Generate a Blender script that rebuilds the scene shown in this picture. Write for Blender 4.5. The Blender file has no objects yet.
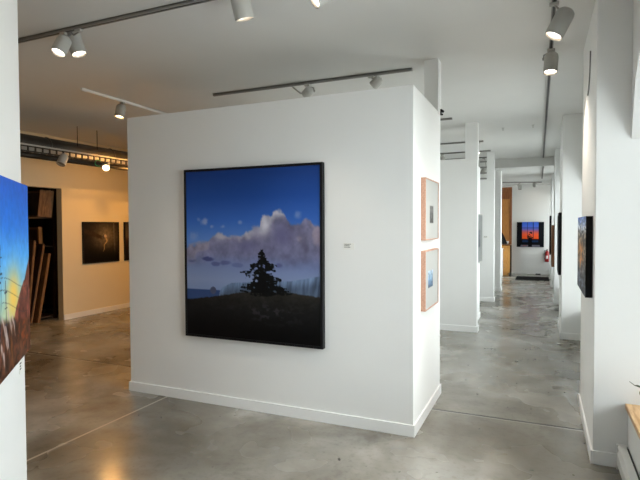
import bpy, bmesh, math, random
import numpy as np
from mathutils import Vector, Matrix
random.seed(4)
scn = bpy.context.scene
COL = scn.collection
PI = math.pi
CEIL = 2.936          # main ceiling
LOW = 2.745           # lowered ceiling at the far end of the corridor

# ------------------------------------------------------------------ helpers
def lin(c):
    return tuple(((x / 12.92) if x <= 0.04045 else ((x + 0.055) / 1.055) ** 2.4) for x in c)
def rgb(r, g, b):
    return lin((r / 255, g / 255, b / 255))

def tag(o, label=None, cat=None, group=None, kind=None):
    if label: o['label'] = label
    if cat: o['category'] = cat
    if group: o['group'] = group
    if kind: o['kind'] = kind
    return o

def link(o, parent=None):
    COL.objects.link(o)
    if parent is not None: o.parent = parent
    return o

def empty(name, label, cat, loc=(0, 0, 0), rz=0.0, group=None):
    o = bpy.data.objects.new(name, None)
    o.empty_display_size = 0.05
    link(o); o.location = loc; o.rotation_euler = (0, 0, rz)
    return tag(o, label, cat, group)

def obj(name, bm, mat, parent=None, smooth=False, bevel=0.0):
    me = bpy.data.meshes.new(name)
    bmesh.ops.recalc_face_normals(bm, faces=bm.faces[:])
    bm.to_mesh(me); bm.free()
    if isinstance(mat, (list, tuple)):
        for m in mat: me.materials.append(m)
    else: me.materials.append(mat)
    if smooth:
        for p in me.polygons: p.use_smooth = True
    o = bpy.data.objects.new(name, me)
    link(o, parent)
    if bevel > 0:
        md = o.modifiers.new('bevel', 'BEVEL'); md.width = bevel; md.segments = 2; md.limit_method = 'ANGLE'
    return o

def box(bm, x0, x1, y0, y1, z0, z1, mi=0, M=None):
    vs = [Vector((x, y, z)) for z in (z0, z1) for y in (y0, y1) for x in (x0, x1)]
    if M is not None: vs = [M @ v for v in vs]
    v = [bm.verts.new(p) for p in vs]
    for f in ((0, 2, 3, 1), (4, 5, 7, 6), (0, 1, 5, 4), (2, 6, 7, 3), (0, 4, 6, 2), (1, 3, 7, 5)):
        fc = bm.faces.new([v[i] for i in f]); fc.material_index = mi
    return bm

def bx(*a, **k):
    bm = bmesh.new(); return box(bm, *a, **k)

def prism(bm, pts, axis, a, b, mi=0):
    """extrude a 2D polygon along axis ('x','y','z') from a to b"""
    def mk(p, t):
        if axis == 'x': return (t, p[0], p[1])
        if axis == 'y': return (p[0], t, p[1])
        return (p[0], p[1], t)
    lo = [bm.verts.new(mk(p, a)) for p in pts]; hi = [bm.verts.new(mk(p, b)) for p in pts]
    n = len(pts)
    bm.faces.new(lo).material_index = mi; bm.faces.new(hi[::-1]).material_index = mi
    for i in range(n):
        bm.faces.new((lo[i], hi[i], hi[(i + 1) % n], lo[(i + 1) % n])).material_index = mi
    return bm

def lathe(bm, prof, seg=28, M=None, mi=0, caps=(True, True)):
    """profile [(r, z)...] turned about local z"""
    rings = []
    for r, z in prof:
        ring = []
        for k in range(seg):
            a = 2 * PI * k / seg
            p = Vector((r * math.cos(a), r * math.sin(a), z))
            if M is not None: p = M @ p
            ring.append(bm.verts.new(p))
        rings.append(ring)
    for i in range(len(rings) - 1):
        for k in range(seg):
            f = bm.faces.new((rings[i][k], rings[i][(k + 1) % seg], rings[i + 1][(k + 1) % seg], rings[i + 1][k])); f.material_index = mi
    if caps[0]: bm.faces.new(rings[0][::-1]).material_index = mi
    if caps[1]: bm.faces.new(rings[-1]).material_index = mi
    return bm

def align(p, d):
    """matrix taking local +z to direction d, at p"""
    q = Vector(d).normalized().to_track_quat('Z', 'Y')
    return Matrix.Translation(p) @ q.to_matrix().to_4x4()

def tube(bm, pts, r, seg=8, mi=0):
    pts = [Vector(p) for p in pts]
    rings = []
    for i, p in enumerate(pts):
        d = (pts[min(i + 1, len(pts) - 1)] - pts[max(i - 1, 0)])
        M = align(p, d)
        rr = r[i] if isinstance(r, (list, tuple)) else r
        rings.append([bm.verts.new(M @ Vector((rr * math.cos(2 * PI * k / seg), rr * math.sin(2 * PI * k / seg), 0))) for k in range(seg)])
    for i in range(len(rings) - 1):
        for k in range(seg):
            bm.faces.new((rings[i][k], rings[i][(k + 1) % seg], rings[i + 1][(k + 1) % seg], rings[i + 1][k])).material_index = mi
    bm.faces.new(rings[0][::-1]); bm.faces.new(rings[-1])
    return bm

# ------------------------------------------------------------------ materials
def mat(name, col, rough=0.6, metal=0.0, var=0.0, scale=8.0, bump=0.0, bscale=60.0, spec=0.5, emit=None, estr=0.0, coat=0.0):
    m = bpy.data.materials.new(name); m.use_nodes = True
    nt = m.node_tree; b = nt.nodes['Principled BSDF']
    b.inputs['Base Color'].default_value = (*col, 1); b.inputs['Roughness'].default_value = rough
    b.inputs['Metallic'].default_value = metal; b.inputs['Specular IOR Level'].default_value = spec
    b.inputs['Coat Weight'].default_value = coat
    tc = nt.nodes.new('ShaderNodeTexCoord')
    if var > 0:
        n = nt.nodes.new('ShaderNodeTexNoise'); n.inputs['Scale'].default_value = scale; n.inputs['Detail'].default_value = 5
        nt.links.new(tc.outputs['Object'], n.inputs['Vector'])
        r = nt.nodes.new('ShaderNodeValToRGB')
        r.color_ramp.elements[0].position = 0.3; r.color_ramp.elements[1].position = 0.7
        r.color_ramp.elements[0].color = (*[c * (1 - var) for c in col], 1)
        r.color_ramp.elements[1].color = (*[min(1, c * (1 + var)) for c in col], 1)
        nt.links.new(n.outputs['Fac'], r.inputs['Fac']); nt.links.new(r.outputs['Color'], b.inputs['Base Color'])
    if bump > 0:
        n = nt.nodes.new('ShaderNodeTexNoise'); n.inputs['Scale'].default_value = bscale; n.inputs['Detail'].default_value = 4
        nt.links.new(tc.outputs['Object'], n.inputs['Vector'])
        bp = nt.nodes.new('ShaderNodeBump'); bp.inputs['Strength'].default_value = bump; bp.inputs['Distance'].default_value = 0.004
        nt.links.new(n.outputs['Fac'], bp.inputs['Height']); nt.links.new(bp.outputs['Normal'], b.inputs['Normal'])
    if emit:
        b.inputs['Emission Color'].default_value = (*emit, 1); b.inputs['Emission Strength'].default_value = estr
    return m

def wood(name, c1, c2, scale=6.0, rough=0.45, rot=(0, 0, 0), stretch=(1, 12, 12)):
    m = bpy.data.materials.new(name); m.use_nodes = True
    nt = m.node_tree; b = nt.nodes['Principled BSDF']; b.inputs['Roughness'].default_value = rough
    tc = nt.nodes.new('ShaderNodeTexCoord'); mp = nt.nodes.new('ShaderNodeMapping'); mp.inputs['Scale'].default_value = stretch
    n = nt.nodes.new('ShaderNodeTexNoise'); n.inputs['Scale'].default_value = scale; n.inputs['Detail'].default_value = 6; n.inputs['Distortion'].default_value = 0.6
    r = nt.nodes.new('ShaderNodeValToRGB'); r.color_ramp.elements[0].position = .35; r.color_ramp.elements[1].position = .65
    r.color_ramp.elements[0].color = (*c1, 1); r.color_ramp.elements[1].color = (*c2, 1)
    nt.links.new(tc.outputs['Object'], mp.inputs['Vector']); nt.links.new(mp.outputs['Vector'], n.inputs['Vector'])
    nt.links.new(n.outputs['Fac'], r.inputs['Fac']); nt.links.new(r.outputs['Color'], b.inputs['Base Color'])
    return m

def paint_mat(name, rough=0.5):
    m = bpy.data.materials.new(name); m.use_nodes = True
    nt = m.node_tree; b = nt.nodes['Principled BSDF']; b.inputs['Roughness'].default_value = rough
    b.inputs['Specular IOR Level'].default_value = 0.12
    a = nt.nodes.new('ShaderNodeAttribute'); a.attribute_name = 'pigment'
    nt.links.new(a.outputs['Color'], b.inputs['Base Color'])
    return m

def concrete():
    m = bpy.data.materials.new('polished_concrete'); m.use_nodes = True
    nt = m.node_tree; N = nt.nodes; L = nt.links; b = N['Principled BSDF']
    tc = N.new('ShaderNodeTexCoord')
    def noise(s, d, dist=0.0, off=0.0, rough=.55):
        n = N.new('ShaderNodeTexNoise'); n.inputs['Scale'].default_value = s; n.inputs['Detail'].default_value = d
        n.inputs['Distortion'].default_value = dist; n.inputs['Roughness'].default_value = rough
        mp = N.new('ShaderNodeMapping'); mp.inputs['Location'].default_value = (off, off * .7, 0)
        L.new(tc.outputs['Object'], mp.inputs['Vector']); L.new(mp.outputs['Vector'], n.inputs['Vector'])
        return n.outputs['Fac']
    def ramp(fac, stops):
        r = N.new('ShaderNodeValToRGB'); e = r.color_ramp.elements
        e[0].position, e[0].color = stops[0][0], (*stops[0][1], 1); e[1].position, e[1].color = stops[-1][0], (*stops[-1][1], 1)
        for p, c in stops[1:-1]:
            x = e.new(p); x.color = (*c, 1)
        L.new(fac, r.inputs['Fac']); return r.outputs['Color']
    def mix(t, fac, a, c):
        x = N.new('ShaderNodeMix'); x.data_type = 'RGBA'; x.blend_type = t
        if isinstance(fac, (int, float)): x.inputs[0].default_value = fac
        else: L.new(fac, x.inputs[0])
        L.new(a, x.inputs[6])
        if isinstance(c, tuple): x.inputs[7].default_value = (*c, 1)
        else: L.new(c, x.inputs[7])
        return x.outputs[2]
    base = ramp(noise(.8, 4, .4, rough=.55), [(.34, (.115, .098, .070)), (.47, (.215, .198, .165)), (.66, (.42, .408, .375))])
    base = mix('OVERLAY', .45, base, ramp(noise(3.2, 6, .4, 3.1, .58), [(.3, (.33, .33, .33)), (.7, (.64, .64, .63))]))
    base = mix('MULTIPLY', .6, base, ramp(noise(26, 4, .2, 7.7), [(.30, (.72, .71, .69)), (.48, (1, 1, 1))]))
    spots = ramp(noise(4.5, 6, .8, 11.0, .62), [(.27, (.55, .53, .49)), (.46, (1, 1, 1))])
    base = mix('MULTIPLY', .55, base, spots)
    pits = ramp(noise(15, 2, 0, 21.0), [(.25, (.22, .21, .19)), (.285, (1, 1, 1))])
    base = mix('MULTIPLY', 1.0, base, pits)
    # saw cut control joints
    sep = N.new('ShaderNodeSeparateXYZ'); L.new(tc.outputs['Object'], sep.inputs[0])
    def line(out, v, w):
        a = N.new('ShaderNodeMath'); a.operation = 'SUBTRACT'; L.new(out, a.inputs[0]); a.inputs[1].default_value = v
        c = N.new('ShaderNodeMath'); c.operation = 'ABSOLUTE'; L.new(a.outputs[0], c.inputs[0])
        d = N.new('ShaderNodeMath'); d.operation = 'LESS_THAN'; L.new(c.outputs[0], d.inputs[0]); d.inputs[1].default_value = w
        return d.outputs[0]
    base = mix('MIX', line(sep.outputs['X'], -2.195, .010), base, (.40, .36, .30))
    base = mix('MIX', line(sep.outputs['Y'], .582, .008), base, (.36, .345, .32))
    base = mix('MIX', line(sep.outputs['Y'], .604, .012), base, (.05, .045, .04))
    base = mix('MIX', line(sep.outputs['Y'], 6.3, .006), base, (.12, .11, .10))
    L.new(base, b.inputs['Base Color'])
    rr = ramp(noise(1.6, 3, .3, 5.0), [(.3, (.17, .17, .17)), (.7, (.33, .33, .33))])
    L.new(rr, b.inputs['Roughness'])
    b.inputs['Specular IOR Level'].default_value = .75
    bp = N.new('ShaderNodeBump'); bp.inputs['Strength'].default_value = .04; bp.inputs['Distance'].default_value = .003
    L.new(noise(14, 4, .3, 2.0), bp.inputs['Height']); L.new(bp.outputs['Normal'], b.inputs['Normal'])
    return m

def glass_mat():
    m = bpy.data.materials.new('window_glass'); m.use_nodes = True
    nt = m.node_tree; nt.nodes.clear()
    o = nt.nodes.new('ShaderNodeOutputMaterial'); t = nt.nodes.new('ShaderNodeBsdfTransparent'); g = nt.nodes.new('ShaderNodeBsdfGlossy')
    g.inputs['Roughness'].default_value = .02; t.inputs['Color'].default_value = (.94, .97, .97, 1)
    fr = nt.nodes.new('ShaderNodeFresnel'); fr.inputs['IOR'].default_value = 1.35
    mx = nt.nodes.new('ShaderNodeMixShader'); nt.links.new(fr.outputs[0], mx.inputs[0]); nt.links.new(t.outputs[0], mx.inputs[1]); nt.links.new(g.outputs[0], mx.inputs[2])
    nt.links.new(mx.outputs[0], o.inputs['Surface'])
    return m

WALL = mat('white_wall_paint', (.80, .80, .785), .62, var=.012, scale=2.5, bump=.10, bscale=90)
WALL_LAMPTINT = mat('wall_lamp_tint', (.74, .64, .45), .62, var=.012, scale=2.5, bump=.10, bscale=90)  # warm lamplight on the left wall put into its base colour
TRIM = mat('white_trim_paint', (.84, .84, .83), .38)
CEILM = mat('ceiling_paint', (.70, .695, .675), .8, var=.02, scale=1.5, bump=.1, bscale=50)
FLOORM = concrete()
GLASS = glass_mat()
FIXT = mat('fixture_enamel', (.40, .39, .36), .5)
RAILM = mat('track_rail_grey', (.26, .25, .235), .5)
FIXT_W = mat('fixture_white_enamel', (.50, .49, .46), .45)
RAILW = mat('track_rail_white', (.74, .73, .70), .45)
SLOT = mat('track_slot_black', (.015, .015, .015), .5)
STEEL = mat('brushed_steel', (.35, .34, .32), .35, metal=.9)
BLACK = mat('black_frame_lacquer', (.006, .006, .007), .45, spec=.2)
BLACKM = mat('black_matte', (.006, .006, .006), .7, spec=.2)
PINKW = wood('pale_pink_wood', rgb(176, 132, 110), rgb(200, 160, 138), 8, .5, stretch=(2, 14, 14))
SILLW = wood('honey_sill_wood', rgb(190, 140, 90), rgb(228, 190, 140), 5, .4, stretch=(10, 1, 10))
BULB_COOL = mat('lamp_neutral_glow', (1, 1, 1), .5, emit=(1.0, .90, .78), estr=7)
BULB_WARM = mat('lamp_warm_glow', (1, 1, 1), .5, emit=(1.0, .72, .38), estr=9)
BULB_OFF = mat('lamp_unlit', (.25, .25, .24), .25)
REFL = mat('lamp_reflector', (.75, .68, .58), .25, metal=.6)
DUCTM = mat('duct_dull_metal', (.055, .046, .036), .5, metal=.5, var=.3, scale=3)
TRAYM = mat('tray_galvanised', (.42, .40, .36), .4, metal=.4)
STORE_SHADE = mat('storage_wall_shade', (.06, .045, .03), .8)  # dimness and warm light of the store put into its wall colour
CANVASB = wood('raw_stretcher_wood', rgb(98, 68, 36), rgb(140, 100, 56), 5, .6, stretch=(12, 12, 2))
CANVASD = wood('dark_stretcher_wood', rgb(44, 29, 16), rgb(72, 49, 27), 5, .6, stretch=(12, 12, 2))
CANVASM = mat('brown_board', rgb(84, 57, 32), .7, var=.2, scale=5)
OAK = wood('orange_wood', rgb(214, 150, 72), rgb(236, 176, 96), 4, .4, stretch=(12, 12, 1.5))
OAKD = wood('dark_orange_wood', rgb(96, 54, 20), rgb(128, 76, 30), 4, .4, stretch=(12, 12, 1.5))
HEATM = mat('heater_enamel', (.72, .71, .68), .4)
GREEN = mat('green_plastic', (.05, .35, .12), .5)
LEAFM = mat('leaf_green_brown', (.07, .09, .045), .5)
REDM = mat('extinguisher_red', (.30, .010, .010), .3)
MATM = mat('black_rubber_mat', (.010, .010, .010), .9, spec=.05)
CARD = mat('card_white', (.80, .79, .75), .6)
INK = mat('card_ink', (.05, .05, .05), .7)
PAINT = paint_mat('picture_pigment')
TERRA = mat('terracotta', rgb(170, 96, 66), .7)
SOIL = mat('potting_soil', (.04, .03, .02), .9)

# ------------------------------------------------------------------ noise for the pictures
def lattice(seed, n=64):
    return np.random.RandomState(seed).rand(n, n)
def vnoise(x, y, seed):
    g = lattice(seed); n = g.shape[0]
    xi = np.floor(x).astype(int); yi = np.floor(y).astype(int); fx = x - xi; fy = y - yi
    fx = fx * fx * (3 - 2 * fx); fy = fy * fy * (3 - 2 * fy)
    a = g[yi % n, xi % n]; b = g[yi % n, (xi + 1) % n]; c = g[(yi + 1) % n, xi % n]; d = g[(yi + 1) % n, (xi + 1) % n]
    return (a * (1 - fx) + b * fx) * (1 - fy) + (c * (1 - fx) + d * fx) * fy
def fbm(x, y, seed, octv=5):
    s = 0; a = .5; t = 0
    for i in range(octv):
        s = s + a * vnoise(x * 2 ** i + 3.1 * i, y * 2 ** i + 1.7 * i, seed + i); t += a; a *= .5
    return s / t
def sm(a, b, x):
    t = np.clip((x - a) / (b - a), 0, 1); return t * t * (3 - 2 * t)
def C3(r, g, b): return np.array([r, g, b], float) / 255
def blend(img, m, c): return img * (1 - m[..., None]) + c * m[..., None]
def grad(v, stops):
    ps = [s[0] for s in stops]; out = np.zeros(v.shape + (3,))
    for k in range(3): out[..., k] = np.interp(v, ps, [s[1][k] / 255 for s in stops])
    return out

def paint_sky_tree(u, v):
    w = (fbm(u * 5, v * 5, 1) - .5)
    img = grad(v + .02 * w, [(0, (28, 58, 122)), (.16, (34, 72, 146)), (.30, (54, 98, 178)), (.42, (88, 128, 196)), (.55, (108, 124, 168)), (.66, (126, 140, 176)), (.72, (118, 134, 172)), (1, (90, 105, 140))])
    # small faint clouds in the blue
    for (a, b, s, k) in ((.155, .305, .020, .55), (.205, .335, .010, .4), (.298, .335, .013, .45), (.431, .31, .012, .4), (.846, .272, .020, .35), (.10, .29, .012, .3), (.06, .39, .025, .25)):
        d = np.sqrt(((u - a) / 1.4) ** 2 + (v - b) ** 2) / s + 1.6 * (fbm(u * 26, v * 26, 9) - .5)
        img = blend(img, k * (1 - sm(.2, 1.4, d)), C3(185, 178, 195))
    top = [(0, .46), (.05, .44), (.12, .43), (.19, .415), (.225, .385), (.26, .368), (.29, .37), (.32, .39), (.38, .395), (.43, .385), (.46, .365), (.50, .35), (.53, .335), (.575, .335), (.585, .30), (.60, .275), (.63, .262), (.66, .268), (.675, .25), (.70, .235), (.73, .232), (.755, .25), (.775, .285), (.82, .305), (.87, .31), (.91, .295), (.935, .298), (.96, .33), (1, .34)]
    uw = u + .07 * (fbm(u * 8, v * 8, 15) - .5)
    cu = np.interp(uw, [a for a, _ in top], [b for _, b in top])
    n1 = fbm(u * 11, v * 11, 3) - .5; n2 = fbm(u * 30, v * 30, 5, 3) - .5
    d = v - cu + .055 * n1 + .03 * n2
    bottom = sm(.60, .50, v + .05 * n1)
    m = sm(-.006, .02, d) * bottom
    lightc = grad(u, [(0, (122, 118, 140)), (.3, (142, 138, 154)), (.55, (154, 150, 168)), (.7, (168, 166, 182)), (.85, (142, 134, 150)), (1, (132, 122, 140))])
    darkc = grad(v, [(.2, (108, 108, 140)), (.4, (110, 108, 134)), (.56, (104, 108, 142))])
    depth = sm(.035, .095, d + .34 * (fbm(u * 7, v * 9, 17, 4) - .5))
    cloud = lightc * (1 - depth[..., None]) + darkc * depth[..., None]
    cloud = cloud * (1 + .45 * n1 + .30 * n2)[..., None]
    img = img * (1 - m[..., None]) + cloud * m[..., None]
    # bright towering cap and its dark flank
    g = 1.1 * np.exp(-(((u - .615) / .045) ** 2 + ((v - .33) / .055) ** 2)) + 1.0 * np.exp(-(((u - .715) / .055) ** 2 + ((v - .26) / .028) ** 2)) + .5 * np.exp(-(((u - .50) / .07) ** 2 + ((v - .37) / .03) ** 2)) + .4 * np.exp(-(((u - .27) / .05) ** 2 + ((v - .395) / .03) ** 2))
    img = blend(img, np.clip(g * .8 * m * (1 + 1.2 * n1), 0, 1), C3(206, 206, 216))
    g = np.exp(-(((u - .74) / .085) ** 2 + ((v - .39) / .07) ** 2)) + .8 * np.exp(-(((u - .48) / .09) ** 2 + ((v - .45) / .035) ** 2))
    img = blend(img, np.clip(g * .75 * m, 0, 1), C3(92, 92, 130))
    # low dark streaks
    for (a, b, sx, k) in ((.05, .545, .035, .6), (.18, .53, .06, .85), (.24, .56, .035, .5), (.31, .553, .05, .45), (.40, .565, .05, .3), (.72, .56, .03, .45), (.62, .56, .04, .25)):
        d2 = ((u - a) / sx) ** 2 + ((v - b) / .014) ** 2 + 2.2 * (fbm(u * 20, v * 40, 12) - .5)
        img = blend(img, k * sm(1.3, .2, d2), C3(58, 64, 112))
    # sea
    m = sm(.716, .722, v); img = blend(img, m, C3(50, 70, 114))
    # cliffs
    tl = np.interp(u, [.0, .22, .27, .29, .36, .45, .6, .7, .80, .9, 1.], [.9, .9, .722, .700, .672, .664, .655, .650, .645, .628, .612])
    stripe = fbm(u * 55 + v * 9, v * 7, 22, 4)
    rock = C3(92, 110, 138) * (.62 + .80 * stripe)[..., None] * (1.12 - .35 * sm(0, .06, v - tl))[..., None]
    m = sm(-.004, .004, v - tl + .008 * (fbm(u * 30, v * 2, 31) - .5)); img = img * (1 - m[..., None]) + rock * m[..., None]
    m = sm(1.0, .8, ((u - .215) / .026) ** 2 + ((v - .722) / .024) ** 2); img = blend(img, m, C3(72, 78, 102))
    # headland
    gl = np.interp(u, [0, .1, .25, .35, .44, .59, .79, 1], [.782, .775, .752, .738, .722, .712, .712, .728])
    n = fbm(u * 22, v * 40, 41); nn = fbm(u * 60, v * 80, 45)
    gr = grad(v + .03 * (n - .5), [(.70, (44, 41, 36)), (.77, (30, 29, 28)), (.84, (20, 20, 21)), (.92, (9, 9, 10)), (1, (3, 3, 5))])
    gr = gr * (.55 + .6 * n + .35 * nn)[..., None]
    glow = np.exp(-(((u - .64) / .22) ** 2 + ((v - .84) / .06) ** 2)) * sm(.5, .72, fbm(u * 30, v * 50, 51)); gr = gr + glow[..., None] * C3(26, 25, 28)
    m = sm(-.004, .006, v - gl + .014 * (nn - .5)); img = img * (1 - m[..., None]) + gr * m[..., None]
    # wind-shaped spruce
    tr = np.zeros_like(u); rs = np.random.RandomState(8)
    cx = .592
    rows = [(.490, .016, .012), (.508, .035, .03), (.530, .035, .05), (.552, .05, .06), (.572, .095, .145), (.590, .12, .11), (.612, .172, .08), (.630, .13, .10), (.650, .09, .145), (.670, .12, .13), (.688, .15, .16), (.704, .13, .20), (.717, .18, .24)]
    for v0, l, r in rows:
        for side, ln in ((-1, l), (1, r)):
            for k in range(5):
                t0 = ln * (.45 + .55 * rs.rand()); vv = v0 + .012 * (rs.rand() - .5) * 2; rise = .012 * rs.rand()
                uu = np.clip((u - cx) * side / t0, 0, 1)
                yc = vv - rise * uu + .006 * np.sin(uu * 5 + k)
                th = .0095 * (1 - uu) ** .5 + .002
                ok = ((u - cx) * side > -.01) & ((u - cx) * side < t0)
                tr = np.maximum(tr, ok * sm(th * 1.15, th * .7, np.abs(v - yc) + .012 * (fbm(u * 70, v * 70, 61) - .5)))
    tr = tr * sm(.30, .42, fbm(u * 38, v * 55, 77, 4))
    body = np.interp(v, [.48, .5, .6, .66, .72], [0, .010, .024, .036, .09])
    tr = np.maximum(tr, (v > .48) * (v < .725) * sm(body * 1.1 + .001, body * .8, np.abs(u - cx) + .03 * (fbm(u * 45, v * 60, 66) - .30)))
    tcol = C3(8, 10, 11) * (.6 + 1.1 * fbm(u * 80, v * 80, 71))[..., None]
    img = img * (1 - tr[..., None]) + tcol * tr[..., None]
    return img

def paint_street(u, v):
    # u: 0 near edge .. 1 far edge ; s metres from the far edge
    s = (1 - u) * 1.10
    n = fbm(u * 10, v * 8, 101) - .5; n2 = fbm(u * 40, v * 30, 103) - .5
    img = grad(v + .06 * n, [(0, (26, 92, 198)), (.25, (44, 118, 216)), (.42, (84, 168, 240)), (.55, (120, 188, 226)), (.68, (170, 200, 180)), (1, (150, 150, 120))])
    img = img * (1 + .18 * n2)[..., None]
    glow = np.exp(-(((s - .36) / .13) ** 2 + ((v - .62) / .14) ** 2)); img = blend(img, np.clip(glow * 1.05, 0, 1), C3(232, 192, 92))
    # red-brown building row in perspective
    bt = np.interp(s, [0, .06, .12, .2, .30, .36], [.44, .50, .56, .60, .68, .74])
    m = sm(-.006, .006, v - bt + .02 * n2) * sm(.37, .35, s)
    br = C3(112, 62, 50) * (.15 + 1.6 * fbm(u * 70, v * 22, 107))[..., None]
    img = img * (1 - m[..., None]) + br * m[..., None]
    # street
    st = np.interp(s, [0, .3, .4, .7, 1.1], [.80, .76, .725, .70, .68])
    m = sm(-.02, .03, v - st + .04 * n)
    gd = C3(72, 42, 28) * (.05 + 1.9 * fbm(u * 34, v * 22, 111))[..., None]
    hot = sm(.60, .70, fbm(u * 26, v * 30, 113)) * sm(.45, .15, s); gd = blend(gd, hot * .7, C3(150, 72, 34))
    img = img * (1 - m[..., None]) + gd * m[..., None]
    for a, b, w in ((.48, .82, .02), (.53, .78, .015), (.43, .74, .02), (.56, .88, .02), (.36, .78, .012)):
        d = np.abs((s - a) + .5 * (v - b) + .03 * n) / w + ((v - b) / .09) ** 2 + 2.5 * (fbm(u * 50, v * 20, 117) - .5)
        img = blend(img, .8 * sm(1.3, .3, d), C3(196, 176, 172))
    d = np.abs(s - .40 + .05 * n) / .02 + ((v - .90) / .12) ** 2
    img = blend(img, .5 * sm(1.3, .3, d), C3(140, 86, 34))
    # poles and wires
    for a, v0, v1 in ((.575, .34, .78), (.60, .30, .8), (.50, .52, .75), (.72, .2, .85), (.85, .3, .85)):
        img = blend(img, ((np.abs(s - a) < .0035) & (v > v0) & (v < v1)) * .8, C3(30, 40, 60))
        for q in (.06, .14, .22):
            img = blend(img, ((np.abs(s - a) < .022) & (np.abs(v - v0 - q) < .004)) * .8, C3(30, 40, 60))
    for k in range(3):
        yc = .50 + .06 * k + .10 * sm(.58, .1, s) + .03 * k * (.58 - s)
        img = blend(img, ((np.abs(v - yc) < .0022) & (s < .58) & (s > .06)) * .55, C3(50, 50, 60))
    return img

def paint_window_bonsai(u, v):
    n = fbm(u * 30, v * 30, 201) - .5
    img = np.zeros(u.shape + (3,)) + C3(12, 14, 20)
    win = grad(v + .02 * n, [(0, (52, 96, 200)), (.16, (76, 110, 214)), (.28, (96, 100, 190)), (.38, (190, 96, 110)), (.48, (240, 96, 60)), (.62, (244, 90, 34)), (.68, (226, 84, 40))])
    m = ((u > .19) & (u < .81) & (v < .675)) * 1.0
    img = img * (1 - m[..., None]) + win * m[..., None]
    for a in (.395, .61): img = blend(img, ((np.abs(u - a) < .011) & (v < .67)) * .75, C3(24, 34, 70))
    img = blend(img, ((np.abs(v - .235) < .014) & (u > .19) & (u < .81)) * .75, C3(24, 34, 70))
    img = blend(img, ((v > .73) & (v < .81) & (u > .2) & (u < .8)) * (.8 + .5 * n), C3(30, 62, 112))
    img = blend(img, ((v > .91) & (u > .12 + (1 - v) * .5) & (u < .88 - (1 - v) * .5)) * .8, C3(128, 124, 140))
    img = blend(img, ((v > .93) & (v < .96) & (u > .22) & (u < .38)) * .7, C3(170, 70, 50))
    img = blend(img, ((np.abs(u - .495) < .068) & (v > .64)) * 1., C3(8, 8, 14))
    img = blend(img, ((np.abs(u - .495) < .11) & (v > .60) & (v < .66)) * 1., C3(10, 10, 16))
    for a, b, s in ((.52, .42, .05), (.47, .50, .035), (.55, .46, .03), (.44, .57, .05), (.51, .56, .04)):
        d = np.sqrt((u - a) ** 2 + ((v - b) * 1.7) ** 2) / s + 1.5 * (fbm(u * 40, v * 40, 207) - .5)
        img = blend(img, sm(1.1, .8, d), C3(12, 12, 18))
    return img

def paint_rocks(u, v):
    n = fbm(u * 9, v * 12, 301); n2 = fbm(u * 34, v * 44, 303)
    img = grad(v + .1 * (n - .5), [(0, (84, 112, 190)), (.16, (176, 186, 206)), (.24, (120, 112, 100)), (.5, (112, 100, 86)), (.75, (84, 88, 100)), (1, (66, 72, 88))])
    img = img * np.clip(-.6 + 3.2 * n2, .05, 1.6)[..., None]
    sp = sm(.52, .58, fbm(u * 14, v * 20, 305)) * sm(.12, .2, v); img = blend(img, sp * .85, C3(22, 20, 22))
    o = np.exp(-(((u - .45) / .28) ** 2 + ((v - .52) / .17) ** 2)) * sm(.4, .6, fbm(u * 18, v * 16, 311)); img = blend(img, np.clip(o * 1.4, 0, 1), C3(232, 150, 62))
    return np.clip(img, 0, 1)

def paint_hand(u, v):
    n = fbm(u * 6, v * 6, 401) - .5; n2 = fbm(u * 25, v * 25, 403) - .5
    img = np.zeros(u.shape + (3,)) + C3(26, 22, 20)
    g = np.exp(-(((u - .62) / .36) ** 2 + ((v - .34) / .34) ** 2)); img = blend(img, np.clip(g * .95 + .1 * n, 0, 1), C3(118, 104, 84))
    d = np.abs((v - .30) - .35 * (u - .3)) / (.07 - .03 * u) + .9 * n
    img = blend(img, .85 * sm(1.2, .5, d) * sm(.58, .46, u), C3(52, 40, 30))
    for a, b, s, c in ((.56, .36, .055, (70, 66, 66)), (.61, .34, .05, (196, 168, 130)), (.64, .41, .035, (170, 140, 100)), (.70, .40, .03, (120, 100, 76))):
        d = np.sqrt((u - a) ** 2 + (v - b) ** 2) / s; img = blend(img, .85 * sm(1.1, .6, d), C3(*c))
    xc = .64 - .10 * sm(.42, .75, v) + .02 * np.sin(v * 30)
    img = blend(img, .8 * sm(1.2, .4, np.abs(u - xc) / (.028 * (1.1 - v))) * ((v > .4) & (v < .75)), C3(206, 170, 112))
    img = blend(img, .45 * sm(1.2, .3, np.abs(u - .86 - .04 * v) / .03) * sm(.9, .7, v), C3(120, 112, 100))
    img = img * (1 - .75 * sm(.55, 1.0, v))[..., None]
    return np.clip(img * (1 + .5 * n2)[..., None], 0, 1)

def paint_dark(u, v):
    n = fbm(u * 8, v * 8, 501)
    img = grad(v + .2 * (n - .5), [(0, (60, 54, 46)), (.35, (88, 76, 62)), (.5, (46, 30, 24)), (1, (18, 14, 14))])
    return img
def paint_small(bx0, bx1, by0, by1, cols, seed):
    def f(u, v):
        n = fbm(u * 30, v * 30, seed)
        img = np.zeros(u.shape + (3,)) + C3(184, 186, 184)
        m = ((u > bx0) & (u < bx1) & (v > by0) & (v < by1)) * 1.
        t = np.clip((v - by0) / (by1 - by0), 0, 1)
        pic = grad(t, cols) * (.55 + .9 * n)[..., None]
        return np.clip(img * (1 - m[..., None]) + pic * m[..., None], 0, 1)
    return f

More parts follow.
